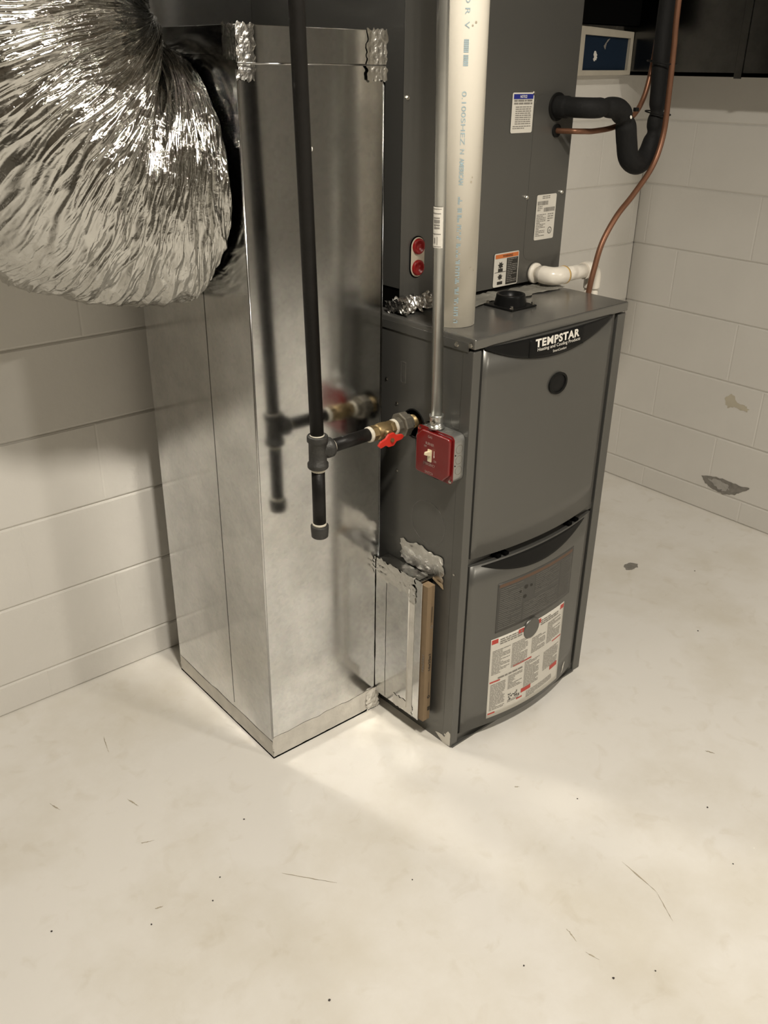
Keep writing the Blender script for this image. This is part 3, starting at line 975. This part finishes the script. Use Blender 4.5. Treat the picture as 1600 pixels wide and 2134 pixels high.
filt = thing('air_filter', 'cardboard framed air filter sticking out of the rack slot', 'air filter', (0, 0, 0), YF)
FX0, FX1, FY0, FZ0, FZ1 = -.0325, -.0105, .064, .0555, .426
MB().plate([(FY0, FZ0), (.218, FZ0), (.218, FZ1), (FY0, FZ1)], [[(FY0 + .02, FZ0 + .02), (.20, FZ0 + .02), (.20, FZ1 - .02), (FY0 + .02, FZ1 - .02)]], lambda a, b, d: (FX0 + d, a, b), FX1 - FX0).build('cardboard_frame', 'cardboard', filt, .0008)
MB().box(FX0 + .004, FX1 - .004, FY0 + .02, .20, FZ0 + .02, FZ1 - .02).build('filter_media', 'media', filt)
text('size_lettering', '16x25x1', lambda u, v: (FX1 - .0045 - v, FY0 - .0006, .198 + u), .046, .0075, 'ink', filt, .02)
text('size_lettering', '16x25x1', lambda u, v: (FX0 - .0006, FY0 + .0035 + v, .198 + u), .046, .0075, 'ink_grey', filt, .01)
pm = MB()
ff = lambda x, z: (x, FY0 - .0006, z)
for x in (-.0165, -.0195):
    pm.quad(ff(x, .330), ff(x + .0009, .330), ff(x + .0009, .372), ff(x, .372))
pm.quad(ff(-.0185, .128), ff(-.0178, .128), ff(-.0178, .165), ff(-.0185, .165))
for i in range(6):
    x, z = -.0195 + (i % 3) * .0026, .082 + (i // 3) * .006
    pm.quad(ff(x, z), ff(x + .0022, z), ff(x + .0022, z + .005), ff(x, z + .005))
stuff(pm.build('printed_marks', 'ink', filt))
MB().plate(circle(-.0175, .122, .0042, 20), [circle(-.0175, .122, .0022, 16)], lambda a, b, d: (a, FY0 - .0004 - d, b), .0003).build('printed_emblem', 'ink', filt)
MB().plate(circle(-.0165, .318, .0042, 6), [circle(-.0165, .318, .0026, 6)], lambda a, b, d: (a, FY0 - .0004 - d, b), .0003).build('recycling_mark', 'ink_grey', filt)

# ------------------------------------------------------------------ gas pipe
gas = thing('gas_pipe', 'black iron gas pipe with tee, drip leg and red-handled brass valve', 'pipe', (0, 0, 0), YF)
GY, GZ = .1645, .778
gx = lambda z: -.2520 - (z - .78) * .0305
R34 = .0134
MB().cyl((gx(.80), GY, .800), (gx(CEIL), GY, CEIL - .002), R34, n=24).build('riser_pipe', 'iron', gas)
g = -.2520
MB().lathe((g, GY, .742), (0, 0, 1), [(0, .0195), (.002, .0208), (.010, .0208), (.012, .0178), (.054, .0178), (.056, .0208), (.066, .0208), (.068, .0195)], 28).build('tee', 'iron_fit', gas)
MB().lathe((g, GY, GZ), (1, 0, 0), [(0, .0172), (.018, .0172), (.020, .0205), (.031, .0205), (.033, .0190)], 28).build('tee_branch', 'iron_fit', gas)
MB().cyl((g + .001, GY, .612), (g, GY, .744), R34, n=24).build('drip_leg', 'iron', gas)
MB().lathe((g + .001, GY, .588), (0, 0, 1), [(0, .0150), (.002, .0172), (.020, .0185), (.026, .0185), (.027, .0165)], 24).build('drip_cap', 'iron_fit', gas)
for z, h in ((.7345, .010), (.6145, .006)):
    MB().lathe((g + .0005, GY, z), (0, 0, 1), [(0, .0137), (h * .3, .0146), (h, .0142)], 20).build('pipe_dope', 'dope', gas)
MB().lathe((gx(.81), GY, .8090), (0, 0, 1), [(0, .0150), (.003, .0140)], 20).build('pipe_dope', 'dope', gas)
MB().cyl((g + .03, GY, GZ), (-.118, GY, GZ + .001), R34, n=24).build('branch_nipple', 'iron', gas)
MB().lathe((g + .033, GY, GZ), (1, 0, 0), [(0, .0150), (.005, .0138)], 20).build('pipe_dope', 'dope', gas)
MB().lathe((-.124, GY, GZ), (1, 0, 0), [(0, .0142), (.002, .0162), (.007, .0165), (.009, .0150)], 20).build('thread_tape', 'dope', gas)
valve = MB()
valve.lathe((-.117, GY, GZ), (1, 0, 0), [(0, .0165), (.014, .0165)], 6, smooth=False)
valve.lathe((-.103, GY, GZ), (1, 0, 0), [(0, .0140), (.006, .0165), (.018, .0178), (.030, .0165), (.036, .0140)], 24)
valve.lathe((-.068, GY, GZ), (1, 0, 0), [(0, .0160), (.012, .0160)], 6, smooth=False)
valve.lathe((-.085, GY, GZ), (0, -1, 0), [(0, .0085), (.026, .0080)], 16)
valve.build('valve_body', 'brass', gas)
lev = [(-.121, .7685), (-.114, .776), (-.100, .780), (-.093, .787), (-.078, .788), (-.071, .781), (-.055, .779), (-.050, .7735), (-.056, .768), (-.071, .767), (-.078, .760), (-.093, .760), (-.100, .765), (-.114, .762)]
lever = MB().plate([(a, b - .007) for a, b in lev], [], lambda a, b, d: (a, GY - .031 + d, b), .0055).build('valve_handle', 'red_lever', gas, .0012)
MB().lathe((-.085, GY - .031, .767), (0, -1, 0), [(0, .0048), (.004, .0044)], 6, smooth=False).build('handle_nut', 'brass', lever)
MB().lathe((-.056, GY, GZ), (1, 0, 0), [(0, .0148), (.002, .0172), (.006, .0172), (.008, .0150)], 20).build('thread_tape', 'dope', gas)
un = MB()
un.lathe((-.049, GY, GZ), (1, 0, 0), [(0, .0175), (.012, .0185)], 8, smooth=False)
un.lathe((-.038, GY, GZ), (1, 0, 0), [(0, .0255), (.003, .0270), (.018, .0270), (.020, .0255)], 8, smooth=False)
un.lathe((-.018, GY, GZ), (1, 0, 0), [(0, .0200), (.010, .0190)], 8, smooth=False)
un.build('union', 'steel_dirty', gas)
MB().cyl((-.008, GY, GZ), (.030, GY, GZ), .0150, n=20).build('inlet_nipple', 'brass', gas)
pm = MB()
pm.lathe((gx(1.325) + .0125, GY - .006, 1.325), (.8, -.5, 0), [(0, .004), (.0016, .003)], 7, smooth=False)
pm.build('paint_fleck', 'white', gas)

# ------------------------------------------------------------------ conduit and emergency switch
cond = thing('electrical_conduit', 'thin galvanized conduit rising from the red switch box', 'conduit', (0, 0, 0), YF)
cb, ct = Vector((-.0225, .0700, .822)), Vector((-.0285, .0880, 1.55))
cdir = (ct - cb) / (ct.z - cb.z)
cpt = lambda z: cb + cdir * (z - cb.z)
MB().cyl(cpt(.816), cpt(CEIL - .002), .0113, n=24).build('tube', 'emt', cond)
conn = MB().lathe(cpt(.7975), cdir, [(0, .0165), (.004, .0165), (.004, .0135), (.022, .0135), (.024, .0150), (.028, .0150), (.028, .0118)], 20).build('connector', 'emt', cond)
screw(conn, cpt(.812) + Vector((-.0125, -.004, 0)), (-.95, -.3, 0), .0042, .006)
# wrap-around barcode sticker
def on_cond(a, z, o=.0006):
    c = cpt(z)
    return (c.x + (.0113 + o) * math.cos(a), c.y + (.0113 + o) * math.sin(a), z)
mb = MB()
for i in range(10):
    a0, a1 = math.radians(125 + i * 13), math.radians(125 + (i + 1) * 13)
    mb.quad(on_cond(a0, 1.152), on_cond(a1, 1.152), on_cond(a1, 1.224), on_cond(a0, 1.224))
stk = mb.build('sticker', 'paper', cond)
mb = MB()
for (z0, z1, a0, a1) in ((1.186, 1.189, 165, 225), (1.191, 1.194, 165, 225), (1.196, 1.202, 165, 225), (1.204, 1.206, 165, 225), (1.212, 1.2135, 150, 235), (1.176, 1.1775, 150, 235), (1.160, 1.170, 170, 185), (1.158, 1.172, 200, 206), (1.154, 1.155, 145, 240), (1.220, 1.221, 145, 240)):
    for k in range(4):
        b0, b1 = math.radians(a0 + (a1 - a0) * k / 4), math.radians(a0 + (a1 - a0) * (k + 1) / 4)
        mb.quad(on_cond(b0, z0, .001), on_cond(b1, z0, .001), on_cond(b1, z1, .001), on_cond(b0, z1, .001))
mb.build('printed_text', 'ink_grey', stk)

sw = thing('switch_box', 'square steel junction box with red emergency switch cover on the furnace side', 'switch', (-.0009, 0, 0), YF)
BY0, BY1, BZ0, BZ1 = .0085, .1110, .694, .7960
bx = MB().plate(rrect(BY0, BY1, BZ0, BZ1, .014, 6), [], lambda a, b, d: (-.030 + d, a, b), .0298).build('box_body', 'galv_box', sw, .001)
for z in (.722, .745, .768):
    MB().plate(circle(-.0155, z, .0095, 24), [circle(-.0155, z, .0087, 24)], lambda a, b, d: (a, BY0 - .0004 + d, b), .0006).build('knockout', 'steel_dirty', bx)
for y in (.038, .096):
    MB().plate(circle(-.0155, y, .0095, 24), [circle(-.0155, y, .0087, 24)], lambda a, b, d: (a, b, BZ1 + .0004 - d), .0006).build('knockout', 'steel_dirty', bx)
for z in (.7335, .7565):
    MB().lathe((-.026, BY0 - .0002, z), (0, -1, 0), [(0, .0016), (.0003, .0016)], 10).build('screw_hole', 'void', bx)
def ncut(y0, y1, z0, z1, c):
    return [(y0 + c, z0), (y1, z0), (y1, z1 - c), (y1 - c * .35, z1 - c * .35), (y1 - c, z1), (y0, z1), (y0, z0 + c), (y0 + c * .35, z0 + c * .35)]
cov = MB().plate(rrect(BY0 - .001, BY1 + .001, BZ0 - .001, BZ1 + .001, .010, 5), [], lambda a, b, d: (-.0322 + d, a, b), .002).build('cover', 'red', sw, .0008)
def raised(y0, y1, z0, z1, n=.016):
    return [(y0 + n, z0), (y1 - .004, z0), (y1, z0 + .004), (y1, z1 - n), (y1 - n * .3, z1 - n * .75), (y1 - n * .75, z1 - n * .3), (y1 - n, z1), (y0 + .004, z1), (y0, z1 - .004), (y0, z0 + n), (y0 + n * .3, z0 + n * .75), (y0 + n * .75, z0 + n * .3)]
MB().plate(raised(BY0 + .004, BY1 - .003, BZ0 + .003, BZ1 - .004), [], lambda a, b, d: (-.0405 + d, a, b), .0085).build('cover_raised_face', 'red', cov, .0035, 3)
screw(cov, (-.0322, BY1 - .005, BZ1 - .006), (-1, 0, 0), .0030, .003)
screw(cov, (-.0322, BY0 + .005, BZ0 + .006), (-1, 0, 0), .0030, .003)
def swt(name, s, yc, z, w, h):
    text(name, s, lambda u, v: (-.0411, yc + w / 2 - u, z + v), w, h, 'cover_print', cov)
swt('lettering', 'GAS', .0665, .7800, .012, .0052)
swt('lettering', 'BURNER', .0665, .7645, .024, .0056)
swt('lettering', 'EMERGENCY', .0665, .7200, .034, .0056)
swt('lettering', 'SWITCH', .0665, .7015, .023, .0056)
swt('lettering', 'ON', .0505, .7315, .0075, .0050)
swt('lettering', 'OFF', .0790, .7580, .008, .0040)
MB().plate([(.0535, .7400), (.0552, .7445), (.0541, .7445), (.0541, .7560), (.0529, .7560), (.0529, .7445), (.0518, .7445)], [], lambda a, b, d: (-.0409 - d, a, b), .0002).build('arrow_mark', 'white', cov)
tog = MB().plate(rrect(.0605, .0715, .7290, .7555, .001), [], lambda a, b, d: (-.0420 + d, a, b), .002).build('toggle_frame', 'ivory', sw, .0004)
mb = MB()
n0 = len(mb.v)
b0 = [(-.0415, .0625, .741), (-.0415, .0695, .741), (-.0415, .0695, .7525), (-.0415, .0625, .7525)]
b1 = [(-.0555, .0632, .7475), (-.0555, .0688, .7475), (-.0535, .0688, .7535), (-.0535, .0632, .7535)]
mb.v = b0 + b1
for i in range(4):
    j = (i + 1) % 4
    mb.face([i, j, 4 + j, 4 + i])
mb.face([4, 5, 6, 7])
mb.face([3, 2, 1, 0])
mb.build('toggle', 'ivory', tog, .0012)

# ------------------------------------------------------------------ cream PVC vent pipe standing on the furnace cap
pvc = thing('vent_pipe', 'cream plastic vent pipe with blue print standing on the furnace top', 'pipe', (0, 0, 0), YF)
VX, VY, VR = .0580, .1130, .0425
ptop = Vector((VX - .0078, VY, 1.555))
pbot = Vector((VX, VY, FH + .0008))
pd = (ptop - pbot) / (ptop.z - pbot.z)
vpt = lambda z: pbot + pd * (z - pbot.z)
MB().cyl(pbot, vpt(CEIL - .002), VR, n=48).build('tube', 'pvc', pvc)
AV = math.radians(224)
def on_pvc(down, across, ztop, a0=AV):
    z = ztop - down
    c = vpt(z)
    a = a0 + across / VR
    return (c.x + (VR + .0006) * math.cos(a), c.y + (VR + .0006) * math.sin(a), z)
text('printed_text', 'AMERICAN', lambda u, v: on_pvc(u, v, 1.303), .046, .0085, 'blue_ink', pvc, .02)
text('printed_text', '0.100SHEZ', lambda u, v: on_pvc(u, v, 1.413), .088, .0080, 'blue_ink', pvc)
text('printed_text', 'N', lambda u, v: on_pvc(u, v, 1.318), .008, .0080, 'blue_ink', pvc)
text('printed_text', 'O R  V', lambda u, v: on_pvc(u, v, 1.562), .052, .0085, 'blue_ink', pvc)
mb = MB()
z = 1.494
for w in (.020, .018):
    k = 0
    while k < w:
        mb.quad(on_pvc(k, .0, z), on_pvc(k + .0022, .0, z), on_pvc(k + .0022, .0085, z), on_pvc(k, .0085, z))
        k += .003
    z -= w + .004
z = 1.236
while z > 1.0:
    w = random.choice((.006, .008, .014))
    k = 0
    while k < w:
        lo, hi = random.choice(((0, .008), (0, .0035), (.005, .008), (0, .008)))
        mb.quad(on_pvc(k, lo, z), on_pvc(k + .0018, lo, z), on_pvc(k + .0018, hi, z), on_pvc(k, hi, z))
        k += .0028
    z -= w + random.choice((.004, .006))
stuff(mb.build('printed_marks', 'blue_ink', pvc))
for (zz, ac, r) in ((1.520, .020, .0022), (1.515, .014, .0018), (1.262, .024, .002), (1.27, .026, .0014), (1.105, .032, .0018), (1.10, .040, .0016)):
    mb = MB()
    for k in range(5):
        a0, a1 = k * 1.2566, (k + 1) * 1.2566
        mb.quad(on_pvc(0, ac, zz), on_pvc(r * math.cos(a0), ac + r * math.sin(a0), zz), on_pvc(r * math.cos(a1), ac + r * math.sin(a1), zz), on_pvc(0, ac, zz))
    mb.build('smudge', 'stain', pvc)

# ------------------------------------------------------------------ refrigerant lines and drain
LY = .155
suc = thing('suction_line', 'black foam insulated refrigerant pipe with a U-shaped trap leaving the coil cabinet', 'pipe', (0, 0, 0), YF)
pts = [(.492, .240, 1.376), (.492, .200, 1.376), (.496, .172, 1.376), (.515, LY, 1.376), (.560, LY, 1.3765), (.600, LY, 1.371), (.630, LY, 1.345), (.645, LY, 1.305), (.662, LY, 1.268), (.700, LY, 1.2535), (.735, LY, 1.273), (.751, LY, 1.315), (.752, LY, 1.36), (.748, LY, 1.42), (.739, LY, 1.50), (.738, LY, 1.60), (.740, LY, 1.9), (.740, LY, CEIL - .002)]
sp = spline(pts, 12)
acc = [0.0]
for i in range(1, len(sp)):
    acc.append(acc[-1] + (sp[i] - sp[i - 1]).length)
pin = []
def nearest(pt):
    return acc[min(range(len(sp)), key=lambda i: (sp[i] - Vector(pt)).length)]
for pt in ((.545, LY, 1.376), (.628, LY, 1.35), (.752, LY, 1.318), (.751, LY, 1.365)):
    pin.append(nearest(pt))
rad = []
for a in acc:
    r = .0208 + .0027 * min(1, max(0, (a - .12) / .08)) - .0040 * min(1, max(0, (a - .36) / .10))
    for q in pin:
        r -= .0048 * math.exp(-((a - q) / .010) ** 2)
    if a < .03:
        r += .002
    rad.append(r)
MB().tube(sp, rad, 28).build('foam_sleeve', 'foam', suc)
for (x, z, rr, ang) in ((.752, 1.362, .0225, 0), (.741, 1.467, .0255, 0)):
    ring = [(x + rr * math.cos(2 * math.pi * i / 24) * 1.10 + .001, LY - .002 + rr * math.sin(2 * math.pi * i / 24) * 1.35, z + .004 * math.sin(2 * math.pi * i / 24)) for i in range(25)]
    MB().tube(ring, .0016, 6).build('cable_tie', 'dark', suc)
MB().box(.628, .640, LY - .026, LY - .018, 1.368, 1.376).build('tie_tail', 'dark', suc, .001)
MB().lathe((.612, LY - .0262, 1.357), (0, -1, .2), [(0, .004), (.001, .003)], 7, smooth=False).build('white_fleck', 'white', suc)

liq = thing('liquid_line', 'thin copper tube looping behind the black insulated pipe', 'copper tube', (0, 0, 0), YF)
pts = [(.4963, .241, 1.327), (.4963, .215, 1.3275), (.503, .194, 1.328), (.525, .187, 1.3275), (.5629, .187, 1.327), (.634, .187, 1.333), (.700, .187, 1.352), (.743, .190, 1.392), (.766, .193, 1.457), (.772, .193, 1.5355), (.772, .193, 1.62), (.774, .193, 1.9), (.774, .193, CEIL - .002)]
MB().tube(spline(pts, 10), .0060, 16).build('tube', 'copper', liq)
cu = thing('copper_line', 'long copper tube curving down beside the white block wall to the furnace back', 'copper tube', (0, 0, 0), YF)
pts = [(.720, .122, CEIL - .002), (.722, .122, 1.9), (.7264, .122, 1.5881), (.7337, .122, 1.4957), (.7394, .122, 1.3988), (.7397, .122, 1.3182), (.7137, .122, 1.2519), (.6504, .122, 1.1927), (.5939, .122, 1.1495), (.5497, .122, 1.0952), (.5298, .122, 1.0379), (.5189, .122, .9898), (.512, .124, .90), (.508, .13, .6), (.508, .13, .003)]
MB().tube(spline(pts, 10), .0066, 16).build('tube', 'copper', cu)

dr = thing('drain_pipe', 'short white plastic condensate drain pipe elbowing from the coil cabinet', 'pipe', (0, 0, 0), YF)
DZ = 1.0185
MB().lathe((.460, KY0 - .002, DZ), (0, -1, 0), [(0, .0235), (.006, .0235), (.008, .0225), (.010, .0150)], 28).build('socket_flange', 'pvc_white', dr)
MB().lathe((.460, KY0 - .008, DZ), (0, -1, 0), [(0, .0150), (.012, .0150), (.012, .0195), (.034, .0195)], 24).build('adapter', 'pvc_white', dr)
el = spline([(.460, .214, DZ), (.460, .200, DZ), (.466, .187, DZ), (.480, .182, DZ), (.500, .182, DZ)], 8)
MB().tube(el, .0205, 24).build('elbow', 'pvc_white', dr)
MB().tube([(.500, .182, DZ), (.585, .182, DZ)], .0168, 24).build('tube', 'pvc_white', dr)
MB().lathe((.494, .182, DZ), (1, 0, 0), [(0, .0212), (.005, .0212)], 24).build('glue_ring', 'pvc_glue', dr)
el = spline([(.572, .182, DZ), (.592, .182, DZ), (.606, .182, DZ - .006), (.612, .182, DZ - .020), (.612, .182, DZ - .046)], 8)
MB().tube(el, .0200, 24).build('elbow', 'pvc_white', dr)
MB().tube([(.612, .182, DZ - .04), (.612, .182, .004)], .0168, 20).build('drop_tube', 'pvc_white', dr)

# ------------------------------------------------------------------ overhead ducts, framed board
duct = thing('supply_duct', 'long dark galvanized supply duct running along the right wall', 'duct', (0, 0, 0))
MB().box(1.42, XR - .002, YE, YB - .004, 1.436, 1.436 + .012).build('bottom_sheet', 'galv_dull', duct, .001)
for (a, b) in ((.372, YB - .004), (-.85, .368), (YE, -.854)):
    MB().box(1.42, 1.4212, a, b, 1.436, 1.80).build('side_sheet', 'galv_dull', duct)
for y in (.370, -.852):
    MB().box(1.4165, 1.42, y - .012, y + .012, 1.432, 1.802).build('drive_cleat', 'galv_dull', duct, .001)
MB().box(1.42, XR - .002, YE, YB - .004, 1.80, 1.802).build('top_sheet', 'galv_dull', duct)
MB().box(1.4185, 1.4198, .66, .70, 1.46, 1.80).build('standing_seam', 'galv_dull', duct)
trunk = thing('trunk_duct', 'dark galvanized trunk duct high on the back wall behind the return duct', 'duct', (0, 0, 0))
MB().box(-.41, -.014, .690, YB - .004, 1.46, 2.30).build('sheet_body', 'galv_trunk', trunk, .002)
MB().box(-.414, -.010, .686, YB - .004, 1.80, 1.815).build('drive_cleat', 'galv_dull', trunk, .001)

brd = thing('framed_board', 'blue board in a cream frame at the top of the back wall', 'board', (0, 0, 0))
MB().plate([(1.16, 1.433), (1.420, 1.437), (1.418, 1.556), (1.16, 1.566)], [[(1.18, 1.448), (1.404, 1.450), (1.405, 1.538), (1.18, 1.543)]], lambda a, b, d: (a, YB - .045 + d, b), .044).build('frame', 'frame_white', brd, .001)
MB().box(1.178, 1.408, YB - .034, YB - .002, 1.446, 1.545).build('panel', 'blue_board', brd)
patch(brd, circle(1.248, 1.486, .009, 7, .014), lambda a, b, d: (a, YB - .0345 - d, b), 'white_mark', 'white', .0006, .003)
patch(brd, [(1.285, 1.515), (1.300, 1.532), (1.312, 1.536), (1.298, 1.522), (1.293, 1.505)], lambda a, b, d: (a, YB - .0345 - d, b), 'scratch_mark', 'ink_grey', .0004, .001)
gap = thing('dark_gap_box', 'made-up black box standing in for the dark gap above the blue framed board', 'stand-in', (0, 0, 0))
MB().box(1.10, 1.418, YB - .060, YB - .003, 1.572, 1.86).build('black_fill', 'void', gap)  # made-up solid black box, stands in for a dark gap
